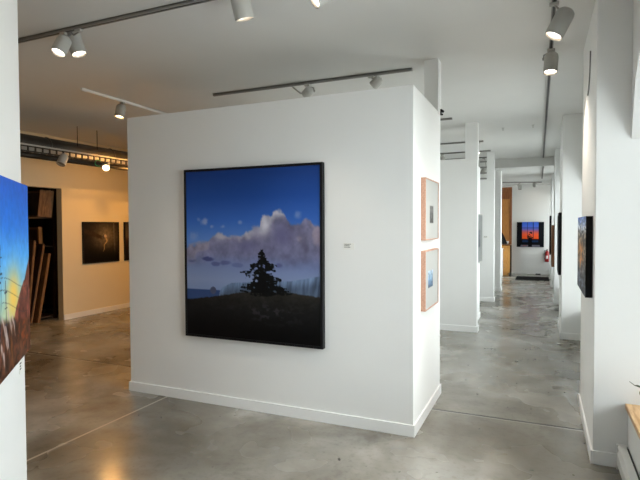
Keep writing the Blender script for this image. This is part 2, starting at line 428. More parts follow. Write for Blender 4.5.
def picture(name, label, cat, loc, rz, w, h, depth, fw, fmat, fn, res, gain=1.0, group=None, recess=.006, fdepth=None, smat=None):
    """hung picture: local x to the viewer's right, z up, -y to the viewer; back on the wall at y=0"""
    t = empty(name, label, cat, loc, rz, group)
    if fw > 0:
        bm = bmesh.new(); d = depth
        o = [(-w / 2, 0), (w / 2, 0), (w / 2, h), (-w / 2, h)]; i = [(-w / 2 + fw, fw), (w / 2 - fw, fw), (w / 2 - fw, h - fw), (-w / 2 + fw, h - fw)]
        rows = []
        for pts, y in ((o, 0), (o, -d), (i, -d), (i, 0)):
            rows.append([bm.verts.new((p[0], y, p[1])) for p in pts])
        for r in range(4):
            a = rows[r]; b = rows[(r + 1) % 4]
            for k in range(4): bm.faces.new((a[k], a[(k + 1) % 4], b[(k + 1) % 4], b[k]))
        obj('frame', bm, fmat, t, bevel=.0015)
    yf = -(depth - recess) if fw > 0 else -depth
    x0, x1, z0, z1 = -w / 2 + fw * .98, w / 2 - fw * .98, fw * .98, h - fw * .98
    nx, nz = res
    bm = bmesh.new()
    g = [[bm.verts.new((x0 + (x1 - x0) * i / nx, yf, z1 + (z0 - z1) * j / nz)) for i in range(nx + 1)] for j in range(nz + 1)]
    for j in range(nz):
        for i in range(nx): bm.faces.new((g[j][i], g[j + 1][i], g[j + 1][i + 1], g[j][i + 1]))
    nfront = (nx + 1) * (nz + 1)
    # sides and back of the canvas
    yb = -.002
    bk = [bm.verts.new(p) for p in ((x0, yb, z1), (x1, yb, z1), (x1, yb, z0), (x0, yb, z0))]
    f = bm.faces.new(bk); f.material_index = 1
    topr = g[0]; botr = g[nz]; lf = [g[j][0] for j in range(nz + 1)]; rt = [g[j][nx] for j in range(nz + 1)]
    for poly in (topr + [bk[1], bk[0]], botr[::-1] + [bk[3], bk[2]], lf[::-1] + [bk[0], bk[3]], rt + [bk[2], bk[1]]):
        f = bm.faces.new(poly); f.material_index = 1
    U, V = np.meshgrid(np.linspace(0, 1, nx + 1), np.linspace(0, 1, nz + 1))
    img = np.clip(fn(U, V), 0, 1)
    L = np.where(img <= .04045, img / 12.92, ((img + .055) / 1.055) ** 2.4) * gain
    cols = np.ones(((nx + 1) * (nz + 1) + 4, 4)); cols[:nfront, :3] = np.clip(L, 0, .95).reshape(-1, 3); cols[nfront:, :3] = .02
    me = bpy.data.meshes.new('canvas')
    bm.verts.index_update(); bm.to_mesh(me); bm.free()
    at = me.color_attributes.new('pigment', 'FLOAT_COLOR', 'POINT'); at.data.foreach_set('color', cols.astype(np.float32).ravel())
    me.materials.append(PAINT); me.materials.append(smat or BLACKM)
    c = bpy.data.objects.new('canvas', me); link(c, t)
    return t

# ------------------------------------------------------------------ the setting
def struct(name, bm, m, bevel=0, parent=None, **k):
    o = obj(name, bm, m, parent, bevel=bevel, **k)
    if parent is None: o['kind'] = 'structure'
    return o

XW, XE, YS, YN = -6.237, 1.62, -6.0, 13.32
struct('floor', bx(-8.2, 1.95, YS - .3, 15.2, -.12, 0), FLOORM)
struct('ceiling', bx(-8.2, 1.95, YS - .3, 15.2, CEIL, CEIL + .12), CEILM)
bm = bx(-2.6, 1.60, 8.1, 13.34, LOW, CEIL - .002)
struct('ceiling_soffit', bm, CEILM)

# left (west) wall with the opening of the picture store
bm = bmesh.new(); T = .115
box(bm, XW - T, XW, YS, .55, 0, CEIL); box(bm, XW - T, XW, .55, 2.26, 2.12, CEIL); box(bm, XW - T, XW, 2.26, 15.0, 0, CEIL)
struct('wall_left', bm, WALL_LAMPTINT)
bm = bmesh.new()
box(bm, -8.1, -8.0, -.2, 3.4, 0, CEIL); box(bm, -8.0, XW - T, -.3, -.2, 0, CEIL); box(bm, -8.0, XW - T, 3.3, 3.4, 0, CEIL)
struct('wall_store', bm, STORE_SHADE)
bm = bmesh.new(); box(bm, XW, XW + .013, 2.26, 13.3, 0, .085); box(bm, XW, XW + .013, YS, .55, 0, .085)
struct('baseboard_left', bm, TRIM, .002)

# front wall behind the viewer, a big shop window in it
bm = bmesh.new()
box(bm, XW, XE, YS - .2, YS, 0, CEIL)
struct('wall_front', bm, WALL)
def window(name, axis, pos, a0, a1, z0, z1, mull):
    t = bpy.data.objects.new(name, None); link(t); t['kind'] = 'structure'
    bm = bmesh.new(); f = .05
    def bb(u0, u1, w0, w1):
        if axis == 'y': box(bm, u0, u1, pos - .03, pos + .03, w0, w1)
        else: box(bm, pos - .03, pos + .03, u0, u1, w0, w1)
    bb(a0, a1, z0, z0 + f); bb(a0, a1, z1 - f, z1); bb(a0, a0 + f, z0, z1); bb(a1 - f, a1, z0, z1)
    for k in range(1, mull): c = a0 + (a1 - a0) * k / mull; bb(c - f / 2, c + f / 2, z0, z1)
    obj('window_frame', bm, TRIM, t)
    bm = bmesh.new()
    if axis == 'y': box(bm, a0 + .01, a1 - .01, pos - .003, pos + .003, z0 + .01, z1 - .01)
    else: box(bm, pos - .003, pos + .003, a0 + .01, a1 - .01, z0 + .01, z1 - .01)
    obj('pane', bm, GLASS, t)
    return t

# right wall: pillars with arched window bays between them
pill = [(-3.25, -2.35, 1.14), (.05, 1.20, 1.13), (3.83, 4.75, 1.068), (7.06, 7.95, 1.05), (9.9, 10.7, 1.04), (12.0, 12.6, 1.03)]
for k, (a, b, x) in enumerate(pill):
    struct('pillar_%d' % (k + 1), bx(x, 1.80, a, b, 0, CEIL), WALL, .004)
    bm = bmesh.new(); box(bm, x - .013, x, a - .013, b + .013, 0, .085); box(bm, x, 1.318, a - .013, a, 0, .085); box(bm, x, 1.318, b, b + .013, 0, .085)
    struct('baseboard_pillar_%d' % (k + 1), bm, TRIM, .002)
bays = [(YS, -3.25), (-2.35, .05), (1.20, 3.83), (4.75, 7.06), (7.95, 9.9), (10.7, 12.0), (12.6, YN)]
for k, (a, b) in enumerate(bays):
    if k == 0:
        struct('wall_right_1', bx(1.32, 1.80, a, b, 0, CEIL), WALL); continue
    zc = CEIL
    struct('wall_right_%d' % (k + 1), bx(1.32, 1.80, a, b, 0, .375), WALL)
    # arched head
    n = 20; rise = .62 if b - a > 1.6 else .45; spring = 2.02
    pts = [(a, zc), (a, spring)]
    for i in range(1, n):
        t = i / n; y = a + (b - a) * t; s = abs(2 * t - 1)
        pts.append((y, spring + rise * (1 - s ** 3.2) ** .5))
    pts += [(b, spring), (b, zc)]
    bm = bmesh.new()
    # build as strips so the polygon stays convex per face
    for i in range(1, len(pts) - 2):
        p, q = pts[i], pts[i + 1]
        prism(bm, [(p[0], p[1]), (q[0], q[1]), (q[0], zc), (p[0], zc)], 'x', 1.32, 1.80)
    bmesh.ops.remove_doubles(bm, verts=bm.verts[:], dist=1e-5)
    struct('lintel_%d' % (k + 1), bm, WALL)
    window('window_%d' % k, 'x', 1.70, a + .0, b - .0, .40, 2.72, 2)

# back (end) wall and the room behind its opening
bm = bmesh.new()
box(bm, -.03, XE, YN, YN + .12, 0, LOW); box(bm, XW, -1.0, YN, YN + .12, 0, CEIL); box(bm, -1.0, -.03, YN, YN + .12, 2.70, CEIL - .002)
box(bm, XW - T, 1.8, 15.0, 15.1, 0, CEIL)
struct('wall_back', bm, WALL)
bm = bmesh.new(); box(bm, -.03, 1.2, YN - .013, YN, 0, .085)
struct('baseboard_back', bm, TRIM, .002)

# free-standing partitions
H1 = 2.486
struct('wall_partition_1', bx(-2.622, 0, 0, 1.02, 0, H1), WALL, .003)
bm = bmesh.new(); box(bm, -2.634, .013, -.013, 0, 0, .085); box(bm, 0, .013, 0, 1.03, 0, .085); box(bm, -2.634, -2.622, 0, 1.03, 0, .085)
struct('baseboard_partition_1', bm, TRIM, .002)
struct('column_1', bx(-.118, .004, .90, 1.03, H1 - .02, CEIL), WALL, .002)
H2 = 2.44
bm = bmesh.new(); box(bm, -2.6, 0, 3.82, 3.96, 0, H2); box(bm, -.25, -.10, 3.96, 5.10, 0, H2)
struct('wall_partition_2', bm, WALL, .003)
bm = bmesh.new(); box(bm, -2.61, .013, 3.807, 3.82, 0, .085); box(bm, 0, .013, 3.82, 3.97, 0, .085); box(bm, -.10, -.087, 3.97, 5.11, 0, .085)
struct('baseboard_partition_2', bm, TRIM, .002)
struct('column_2', bx(-.165, .003, 3.817, 3.97, H2 - .02, CEIL), WALL, .002)
bm = bmesh.new(); box(bm, -2.6, -.03, 6.9, 7.05, 0, 2.40)
struct('wall_partition_3', bm, WALL, .003)
bm = bmesh.new(); box(bm, -2.61, -.018, 6.887, 6.9, 0, .085); box(bm, -.03, -.018, 6.9, 7.06, 0, .085)
struct('baseboard_partition_3', bm, TRIM, .002)
struct('column_3', bx(-.17, -.028, 6.897, 7.05, 2.38, CEIL), WALL, .002)
bm = bmesh.new(); box(bm, -2.6, -.03, 8.7, 8.95, 0, LOW)
struct('wall_partition_4', bm, WALL, .003)
bm = bmesh.new(); box(bm, -2.61, -.018, 8.687, 8.7, 0, .085); box(bm, -.03, -.018, 8.7, 8.96, 0, .085)
struct('baseboard_partition_4', bm, TRIM, .002)

# angled wall at the left, end close to the viewer
TH = math.radians(134.2)
P0 = Vector((-1.494, -1.810, 0)); DIR = Vector((math.cos(TH), math.sin(TH), 0)); NRM = Vector((math.sin(TH), -math.cos(TH), 0))
aw = struct('wall_angled', bx(-1.9, .055, .04, .19, 0, CEIL), WALL, .002)
aw.location = P0; aw.rotation_euler = (0, 0, TH)
ab = struct('baseboard_angled', bx(-1.9, .067, .028, .04, 0, .085), TRIM, .002); ab.location = P0; ab.rotation_euler = (0, 0, TH)

# inner wall in the end room: a wood door
d = bpy.data.objects.new('door_1', None); link(d); d['kind'] = 'structure'; d.location = (-.5, 14.1, 0)
DOORW = wood('door_wood', rgb(150, 100, 42), rgb(172, 118, 54), 4, .5, stretch=(12, 12, 1.5))
obj('door_panel', bx(-.55, .36, 0, .045, .01, 2.36), DOORW, d, bevel=.003)
bm = bmesh.new(); box(bm, .36, .48, -.02, .1, 0, 2.86); box(bm, -.60, .36, -.02, .1, 2.36, 2.86)
obj('door_frame', bm, OAKD, d, bevel=.003)
obj('door_handle', tube(bmesh.new(), [(.27, -.05, 1.02), (.17, -.05, 1.02)], .01), STEEL, d)
bm = bx(-2.55, -2.42, 2.6, 13.3, 0, CEIL)
struct('wall_daylight_block', bm, WALL)  # unseen wall added to keep daylight out of the left room
struct('wall_daylight_screen', bx(XW, -1.75, -2.25, -2.10, 0, CEIL), WALL)  # unseen, added to stop daylight coming from behind the viewer
bm = bx(-2.4, -1.05, 14.1, 14.2, 0, CEIL - .002)
struct('wall_inner', bm, WALL)

# ------------------------------------------------------------------ pictures
picture('framed_painting', 'large black-framed painting of a lone spruce under a towering cloud', 'painting',
        ((-1.957 - .678) / 2, 0, .570), 0, 1.279, 1.410, .047, .020, BLACK, paint_sky_tree, (250, 280), 1.05)
picture('street_painting', 'unframed painting of a street under a bright blue sky on the angled wall', 'painting',
        tuple(P0 + DIR * (-.57) + Vector((0, 0, .905)) + NRM * (-.04)), TH, 1.10, .798, .04, 0, BLACK, paint_street, (230, 170), 1.0)
picture('framed_print', 'pink-wood framed print, the upper one on the bright end of the front partition', 'picture',
        (0, .50, 1.390), PI / 2, .52, .470, .036, .009, PINKW, paint_small(.33, .62, .42, .74, [(0, (120, 120, 118)), (1, (60, 60, 60))], 601), (70, 50), 1.0, group='pink-wood framed prints')
picture('framed_print', 'pink-wood framed print with a small blue picture, the lower one on the front partition end', 'picture',
        (0, .50, .857), PI / 2, .52, .455, .036, .009, PINKW, paint_small(.22, .60, .34, .66, [(0, (170, 190, 208)), (.5, (120, 150, 180)), (1, (52, 70, 92))], 611), (70, 50), 1.0, group='pink-wood framed prints')
picture('dark_photograph', 'black-framed dark photograph of a hand, on the warm-lit far left wall', 'picture',
        (XW, (2.64 + 3.43) / 2, .882), PI / 2, .79, .708, .03, .022, BLACK, paint_hand, (90, 80), 1.0, group='dark photographs on the left wall')
picture('dark_photograph', 'black-framed dark photograph half hidden behind the front partition edge', 'picture',
        (XW, 3.96, .882), PI / 2, .79, .708, .03, .022, BLACK, paint_dark, (60, 50), 1.0, group='dark photographs on the left wall')
picture('window_painting', 'painting of a bonsai before a blue and orange window on the corridor end wall', 'painting',
        (.501, YN, .833), 0, .770, .768, .035, 0, BLACK, paint_window_bonsai, (100, 100), 1.1)
picture('rock_painting', 'black-edged painting of grey and orange rocks on the nearest right pillar', 'painting',
        (1.13, .56, 1.030), -PI / 2, .80, .528, .042, 0, BLACK, paint_rocks, (90, 70), 1.0)
picture('side_print', 'thin pale-framed picture seen edge-on on the second partition', 'picture',
        (-.10, 4.60, .92), PI / 2, .80, .76, .05, .018, FIXT, paint_small(.3, .7, .3, .7, [(0, (150, 150, 160)), (1, (100, 100, 110))], 621), (30, 30), .4)
picture('brown_panel_picture', 'brown wood panel picture on the third right pillar', 'picture',
        (1.05, 7.5, .70), -PI / 2, .75, .80, .05, .02, OAKD, paint_small(0, 1, 0, 1, [(0, (170, 160, 150)), (.4, (150, 120, 90)), (1, (140, 104, 74))], 631), (30, 30), .9)
picture('dark_panel_picture', 'small dark picture on the fourth right pillar down the corridor', 'picture',
        (1.04, 10.3, .78), -PI / 2, .6, .95, .04, .02, BLACK, paint_dark, (30, 30), .6)

# black panel with rounded corners on the second right pillar
t = empty('rounded_panel', 'tall black wall panel with rounded corners on the second right pillar', 'wall panel', (1.068, 4.15, .83), -PI / 2)
def rrect(w, h, r, n=8):
    out = []
    for cx, cz, a0 in ((w / 2 - r, h - r, 0), (-w / 2 + r, h - r, PI / 2), (-w / 2 + r, r, PI), (w / 2 - r, r, 1.5 * PI)):
        for i in range(n + 1): a = a0 + PI / 2 * i / n; out.append((cx + r * math.cos(a), cz + r * math.sin(a)))
    return out
obj('panel', prism(bmesh.new(), rrect(.50, .84, .07), 'y', -.036, -.001), BLACK, t, bevel=.004)
obj('face_sheet', prism(bmesh.new(), [(x * .9, .04 + z * .905) for x, z in rrect(.50, .84, .07)], 'y', -.040, -.030), BLACKM, t)

# wall labels
def wall_label(label, loc, rz, w=.075, h=.045):
    t = empty('wall_label', label, 'label', loc, rz)
    obj('card', bx(-w / 2, w / 2, -.003, 0, 0, h), CARD, t)
    bm = bmesh.new()
    rs = random.Random(int(w * 1000))
    for k, ln in enumerate((.62, .44, .55)):
        z = h * (.76 - .22 * k); x = -w * .42
        while x < -w * .42 + w * ln:
            ww = rs.uniform(.05, .12) * w; box(bm, x, x + ww, -.0042, -.002, z, z + h * .09); x += ww + w * .025
    obj('printed_text', bm, INK, t)
    return t
wall_label('small white text card right of the large spruce painting', (-.483, 0, 1.325), 0, .085, .05)
tl = wall_label('small text card under the street painting on the angled wall', tuple(P0 + DIR * (-.059) + NRM * (-.04) + Vector((0, 0, .795))), TH, .05, .06)
wall_label('small text card on the third partition down the corridor', (-.178, 6.9, 1.25), 0, .10, .045)

# ------------------------------------------------------------------ track lighting
def track(label, a, b, z=CEIL, w=.029, group='ceiling light tracks', drop=0.0, rm=None):
    rm = rm or RAILM
    a = Vector((a[0], a[1], z - drop)); b = Vector((b[0], b[1], z - drop)); L = (b - a).length; c = (a + b) / 2
    t = empty('light_track', label, 'light track', tuple(c), math.atan2(b.y - a.y, b.x - a.x), group)
    bm = bmesh.new(); box(bm, -L / 2, L / 2, -w / 2, -w * .27, -.024, 0); box(bm, -L / 2, L / 2, w * .27, w / 2, -.024, 0); box(bm, -L / 2, L / 2, -w / 2, w / 2, -.008, 0)
    obj('rail', bm, rm, t)
    obj('slot', bx(-L / 2 + .01, L / 2 - .01, -w * .27, w * .27, -.020, -.007), SLOT if rm is RAILM else rm, t)
    for s in (-1, 1): obj('end_cap', bx(min(s * L / 2, s * (L / 2 + .012)), max(s * L / 2, s * (L / 2 + .012)), -w / 2, w / 2, -.026, 0), rm, t)
    return t

def spot(label, att, head, aim, lamp='cool', power=30, r=.054, ln=.165, body=None, cone=70, group='track spotlights', stem=True):
    """att: point on the track underside; head: centre of the can; aim: direction of the mouth"""
    body = body or FIXT_W
    att = Vector(att); head = Vector(head); aim = Vector(aim).normalized()
    t = empty('track_spotlight', label, 'spotlight', tuple(att), 0, group)
    h = head - att
    bm = bmesh.new(); box(bm, -.028, .028, -.015, .015, -.020, -.001)
    obj('adapter', bm, body, t, bevel=.003)
    back = h - aim * (ln * .5)
    # stem and knuckle
    piv = h - aim * (ln * .28)
    side = aim.cross(Vector((0, 0, 1)))
    if side.length < .1: side = Vector((1, 0, 0))
    side.normalize(); off = piv + side * (r + .006)
    bm = bmesh.new(); tube(bm, [(0, 0, -.018), (off.x * .5, off.y * .5, -.03), tuple(off + Vector((0, 0, .03))), tuple(off)], .006)
    lathe(bm, [(.012, -.008), (.012, .008)], 12, align(off, side))
    obj('bracket', bm, STEEL, t)
    M = align(h, aim)
    bm = bmesh.new()
    L2 = ln / 2
    lathe(bm, [(r * .35, -L2), (r * .72, -L2 + .003), (r * .93, -L2 + .016), (r, -L2 + .035), (r, L2), (r * .90, L2), (r * .88, L2 - .03), (r * .2, L2 - .034)], 28, M, caps=(True, False))
    hd = obj('lamp_head', bm, body, t, smooth=True)
    md = hd.modifiers.new('edge', 'EDGE_SPLIT'); md.split_angle = math.radians(50)
    bm = bmesh.new(); lathe(bm, [(r * .875, L2 - .026), (r * .6, L2 - .020), (r * .2, L2 - .018)], 24, M)
    obj('lamp', bm, {'cool': BULB_COOL, 'warm': BULB_WARM, 'off': BULB_OFF}[lamp], hd, smooth=True)
    bm = bmesh.new(); lathe(bm, [(r * .885, L2 - .024), (r * .935, L2 + .001), (r * .90, L2 + .0015), (r * .86, L2 - .022)], 24, M, caps=(False, False))
    obj('reflector', bm, REFL, hd, smooth=True)
    if lamp != 'off':
        ld = bpy.data.lights.new('spot_beam', 'SPOT'); ld.energy = power; ld.spot_size = math.radians(cone); ld.spot_blend = .9
        ld.shadow_soft_size = r * .7; ld.color = {'cool': (1.0, .88, .74), 'warm': (1.0, .47, .11)}[lamp]
        lo = bpy.data.objects.new('spot_beam', ld); link(lo, hd)
        lo.matrix_local = align(h + aim * (L2 + .012), -aim)
    return t

track('long ceiling track nearest the camera, crossing in front of the large painting', (-3.05, -.87), (.25, -.87))
track('ceiling track above the large spruce painting partition', (-2.424, 1.07), (-.274, 1.07))
track('short white ceiling track over the warm-lit left room', (-3.53, .314), (-3.53, 1.95), rm=RAILW)
track('long ceiling track running down the corridor', (.895, -.8), (.845, 8.09))
track('ceiling track under the lowered ceiling at the corridor end', (.845, 8.2), (.82, 11.0), z=LOW)
track('ceiling track end peeking right of the slim post, nearest of those over the middle bay', (-2.3, 3.39), (-.288, 3.39))
track('ceiling track behind the second partition post, nearer one', (-2.3, 5.45), (-.10, 5.45))
track('ceiling track behind the second partition post, farther one', (-2.3, 6.65), (-.09, 6.65))
track('ceiling track over the third partition, dark and short', (-2.3, 7.6), (-.2, 7.6))
track('ceiling track crossing the corridor before the end wall', (-.2, 11.9), (.8, 12.3), z=LOW)

zt = CEIL - .024
F1 = 'spotlights on the track nearest the camera'
spot('lit can spotlight at far left, tilted down to the left beside a second one', (-2.36, -.87, zt), (-2.29, -.945, 2.785), (-.02, -.42, -.85), 'cool', 12, group=F1, ln=.14, r=.050)
spot('lit white can spotlight hanging just right of the leftmost lit one', (-2.21, -.87, zt), (-2.335, -.79, 2.855), (.30, .12, -.95), 'cool', 12, group=F1, ln=.17, r=.056)
spot('grey can spotlight hanging straight down in front of the large painting', (-.80, -.87, zt), (-.865, -.85, 2.865), (.10, .30, -1), 'cool', 12, group=F1, ln=.19, r=.060)
spot('bright spotlight at the top edge turned toward the left', (-.24, -.87, zt), (-.29, -.88, 2.815), (-.66, -.50, -.55), 'cool', 5, group=F1, ln=.17, r=.060)
F2 = 'unlit spotlights above the partition'
spot('small unlit spotlight over the large painting, with a crossed bracket', (-1.32, 1.07, zt), (-1.31, 1.07, 2.835), (-.75, .5, -.3), 'off', 0, r=.045, ln=.10, group=F2)
obj('bracket_arm', tube(bmesh.new(), [(-.16, 0, -.012), (-.07, -.01, -.085), (-.02, -.01, -.10)], .008), FIXT_W, bpy.context.scene.objects['track_spotlight.004'] if 'track_spotlight.004' in bpy.data.objects else None)
spot('small unlit spotlight near the right end of the partition track', (-.655, 1.07, zt), (-.60, 1.07, 2.848), (-.75, .1, -.55), 'off', 0, r=.046, ln=.10, group=F2)
F3 = 'spotlights on the corridor track'
spot('grey can spotlight nearest on the corridor track, tilted left and lit', (.889, .05, zt), (.925, .02, 2.765), (-.42, -.12, -.85), 'cool', 34, r=.056, ln=.18, group=F3, body=FIXT)
spot('grey can spotlight second on the corridor track, hanging straight down', (.885, .97, zt), (.885, .97, 2.80), (-.06, -.22, -1), 'cool', 34, r=.053, ln=.165, cone=100, group=F3, body=FIXT)
spot('lit warm spotlight on the short white track', (-3.53, .86, zt), (-3.53, .83, 2.805), (.0, -.25, -1), 'warm', 38, ln=.15, cone=140, body=FIXT)
F5 = 'far corridor spotlights'
spot('bright white spotlight just right of the second partition post', (-.16, 5.45, zt), (-.19, 5.40, 2.75), (.1, -.75, -.6), 'cool', 14, r=.048, ln=.12, group=F5, cone=100)
spot('small grey spotlight over the second partition, left of its post', (-.98, 6.65, zt), (-.98, 6.65, 2.80), (.1, -.2, -1), 'off', 0, r=.05, ln=.14, group=F5, body=FIXT)
spot('dark spotlight in the gap above the third partition', (-.30, 7.6, zt), (-.30, 7.6, 2.66), (-.4, .3, -.9), 'off', 0, r=.05, ln=.15, group=F5, body=FIXT)
spot('white can spotlight left of centre at the corridor end', (.24, 12.08, LOW - .024), (.24, 12.06, 2.60), (0, -.2, -1), 'off', 0, r=.05, ln=.14, group=F5)
spot('spotlight right of centre at the corridor end', (.62, 12.23, LOW - .024), (.62, 12.2, 2.66), (.0, .75, -.5), 'cool', 4, r=.045, ln=.12, group=F5, body=FIXT, cone=90)

v_ = empty('vent_grille', 'grey slatted vent hanging in the gap above the third partition', 'vent', (-.255, 7.3, 2.42))
for k in range(4): obj('slat', bx(-.085, .09, -.01, .02, .02 + k * .115, .05 + k * .115), RAILM, v_)
obj('hanger', bx(.07, .08, -.005, .005, 0, CEIL - 2.42), RAILM, v_)
# ------------------------------------------------------------------ duct and cable tray on the left
duct = empty('air_duct', 'long dark round duct under the ceiling of the left room', 'duct', (-5.35, 3.0, 2.60))
bm = bmesh.new(); lathe(bm, [(.115, -5.5), (.115, 5.5)], 24, align((0, 0, 0), (0, 1, 0)))
obj('duct_pipe', bm, DUCTM, duct, smooth=True)
for k in range(10):
    y = -5 + k * 1.1
    obj('seam_ring', lathe(bmesh.new(), [(.119, -.012), (.124, 0), (.119, .012)], 24, align((0, y, 0), (0, 1, 0))), DUCTM, duct, smooth=True)
for y in (-3.6, -2.4, -1.27, -.92, .6, 2.2):
    obj('hanger_rod', tube(bmesh.new(), [(.1, y, .05), (.1, y, CEIL - 2.60)], .005), BLACKM, duct)
pipe = obj('conduit_pipe', tube(bmesh.new(), [(-5.28, -2.5, 2.44), (-5.28, 8.5, 2.44)], .038, 12), DUCTM, None, smooth=True)
tag(pipe, 'thin dark pipe running under the round duct in the left room', 'pipe')
tray = empty('cable_tray', 'galvanised ladder cable tray beside the dark duct in the left room', 'cable tray', (-5.06, 3.0, 2.46))
obj('side_rail', bx(.10, .115, -5.5, 5.5, 0.045, .065), TRAYM, tray); obj('side_rail', bx(-.115, -.10, -5.5, 5.5, 0, .065), TRAYM, tray)
obj('lower_rail', bx(.10, .115, -5.5, 5.5, -.03, -.015), DUCTM, tray)
bm = bmesh.new()
for k in range(110):
    y = -5.45 + k * .1; box(bm, .098, .112, y - .008, y + .008, -.02, .05); box(bm, -.1, .1, y - .008, y + .008, -.02, -.008)
r = obj('rungs', bm, DUCTM, tray); r['kind'] = 'stuff'
for y in (-3.0, .9, 3.0): obj('tray_hanger', tube(bmesh.new(), [(0, y, -.01), (0, y, CEIL - 2.46)], .004), BLACKM, tray)
tag(obj('cable_loop', tube(bmesh.new(), [(-4.93 + .004 * math.sin(3 * a), 1.80 + .055 * math.cos(a), 2.405 + .045 * math.sin(a)) for a in np.linspace(.6, 5.4, 16)], .006), GREEN),
    'small green cable loop hanging under the cable tray', 'cable')
F4 = 'spotlights on the cable tray'
spot('unlit white spotlight on the cable tray, above the store opening', (-4.95, 1.27, 2.44), (-4.93, 1.22, 2.385), (.1, -.45, -.75), 'off', 0, r=.055, ln=.15, group=F4)
spot('glowing warm spotlight on the cable tray, facing the camera', (-4.95, 1.99, 2.44), (-4.96, 1.97, 2.375), (.62, -.68, -.42), 'warm', 11, r=.05, ln=.13, group=F4, cone=120)
# unseen track and warm lamps added to brighten the left room wall
track('added ceiling track for the unseen wall washers, behind the front partition', (-4.0, 1.9), (-4.0, 6.5), group='ceiling light tracks')
for k, y in enumerate((2.7, 4.2, 5.8)):
    spot(('added warm wall-washing spotlight, first of those unseen behind the partition', 'added warm wall-washing spotlight, second of those unseen behind the partition', 'added warm wall-washing spotlight, third of those unseen behind the partition')[k],
         (-4.0, y, zt), (-4.0, y, 2.79), (-.80, -.18, -.62), 'warm', 36, group='added warm wall washers', cone=100)

for k, y in enumerate((2.85, 4.6)):  # unseen tray lamps added to light the wall band under the duct
    spot(('added warm spotlight on the cable tray, unseen just behind the partition edge', 'added warm spotlight on the cable tray, unseen deep behind the partition')[k],
         (-4.95, y, 2.44), (-4.97, y, 2.37), (-.9, -.35, -.25), 'warm', 9, r=.05, ln=.13, group=F4, cone=150)
# ------------------------------------------------------------------ picture store behind the opening
rack = empty('storage_rack', 'dark wooden rack full of stacked canvases in the store opening', 'rack', (-6.9, 1.55, 0))
for x in (-.36, .36):
    for y in (-.9, .80): obj('post', bx(x - .022, x + .022, y - .022, y + .022, 0, 2.45), CANVASD, rack)
for z in (.06, 1.20, 1.66): obj('shelf', bx(-.38, .38, -.92, .82, z - .02, z), CANVASD, rack)
GS = 'canvases stored in the rack'
def stored(y, z0, h, tilt, th, m, label, dx=.62, x=-6.86):
    t = empty('stored_canvas', label, 'canvas', (x, y, z0), 0, GS); t.rotation_euler = (tilt, 0, 0)
    bm = bmesh.new(); w = .035
    box(bm, -dx / 2, dx / 2, -th / 2, th / 2, 0, w); box(bm, -dx / 2, dx / 2, -th / 2, th / 2, h - w, h)
    box(bm, -dx / 2, -dx / 2 + w, -th / 2, th / 2, w, h - w); box(bm, dx / 2 - w, dx / 2, -th / 2, th / 2, w, h - w)
    obj('stretcher', bm, m, t)
    obj('cloth', bx(-dx / 2 + .002, dx / 2 - .002, th / 2, th / 2 + .003, .002, h - .002), CANVASM, t)
    return t
low = [(.80, 1.05, .03, CANVASD, 'thick dark canvas at the left of the lower rack'), (1.02, .98, .02, CANVASM, 'brown board in the lower rack'), (1.30, 1.08, .0, CANVASD, 'dark-edged canvas left of centre in the lower rack'),
       (1.50, 1.05, -.03, CANVASD, 'dark canvas in the lower rack under the shelf'), (1.58, 1.10, -.07, CANVASM, 'tall brown canvas leaning in the lower rack'), (1.66, 1.08, -.13, CANVASD, 'dark canvas leaning right in the lower rack'),
       (1.78, 1.04, -.17, CANVASB, 'pale-edged leaning canvas near the opening jamb'), (1.90, .98, -.19, CANVASD, 'dark leaning canvas near the opening jamb'), (2.01, .90, -.21, CANVASM, 'thin brown canvas leaning beside the jamb')]
for y, h, t_, m_, lb in low: stored(y, .062, h, t_, .04, m_, lb)
for y, h, t_, m_, lb in ((1.72, .40, .0, CANVASM, 'narrow upright board on the middle shelf'), (1.86, .42, -.05, CANVASD, 'dark small canvas on the middle shelf'), (2.12, .30, .03, CANVASB, 'short pale canvas on the middle shelf')):
    stored(y, 1.202, h, t_, .06, m_, lb)
t = empty('stored_canvas', 'pale unwrapped canvas facing out on the upper rack shelf', 'canvas', (-6.50, 2.15, 1.665), math.radians(62), GS); t.rotation_euler = (.02, .10, math.radians(62))
obj('cloth', bx(-.10, .10, -.03, -.026, 0, .43), CANVASB, t); obj('stretcher', bx(-.095, .095, -.026, 0, .005, .425), CANVASD, t)
stored(2.26, 1.665, .44, .02, .03, CANVASB, 'thin pale canvas edge at the right of the upper shelf', x=-6.80)

for k, (y, h, tl_, m_, lb) in enumerate(((1.62, 1.22, -.06, CANVASD, 'long dark board standing before the rack, leftmost'), (1.74, 1.30, -.12, CANVASM, 'long brown board leaning before the rack, second from the left'),
        (1.80, 1.26, -.20, CANVASD, 'long dark board leaning right before the rack'), (1.93, 1.10, -.20, CANVASB, 'long pale board leaning toward the opening jamb'))):
    t = empty('leaning_board', lb, 'board', (-6.44, y, 0.003), 0, 'boards leaning before the rack'); t.rotation_euler = (tl_, 0, 0)
    obj('plank', bx(-.055, .055, -.022, .022, 0, h), m_, t, bevel=.003); obj('edge_strip', bx(.055, .060, -.012, .012, .02, h - .02), CANVASB, t)
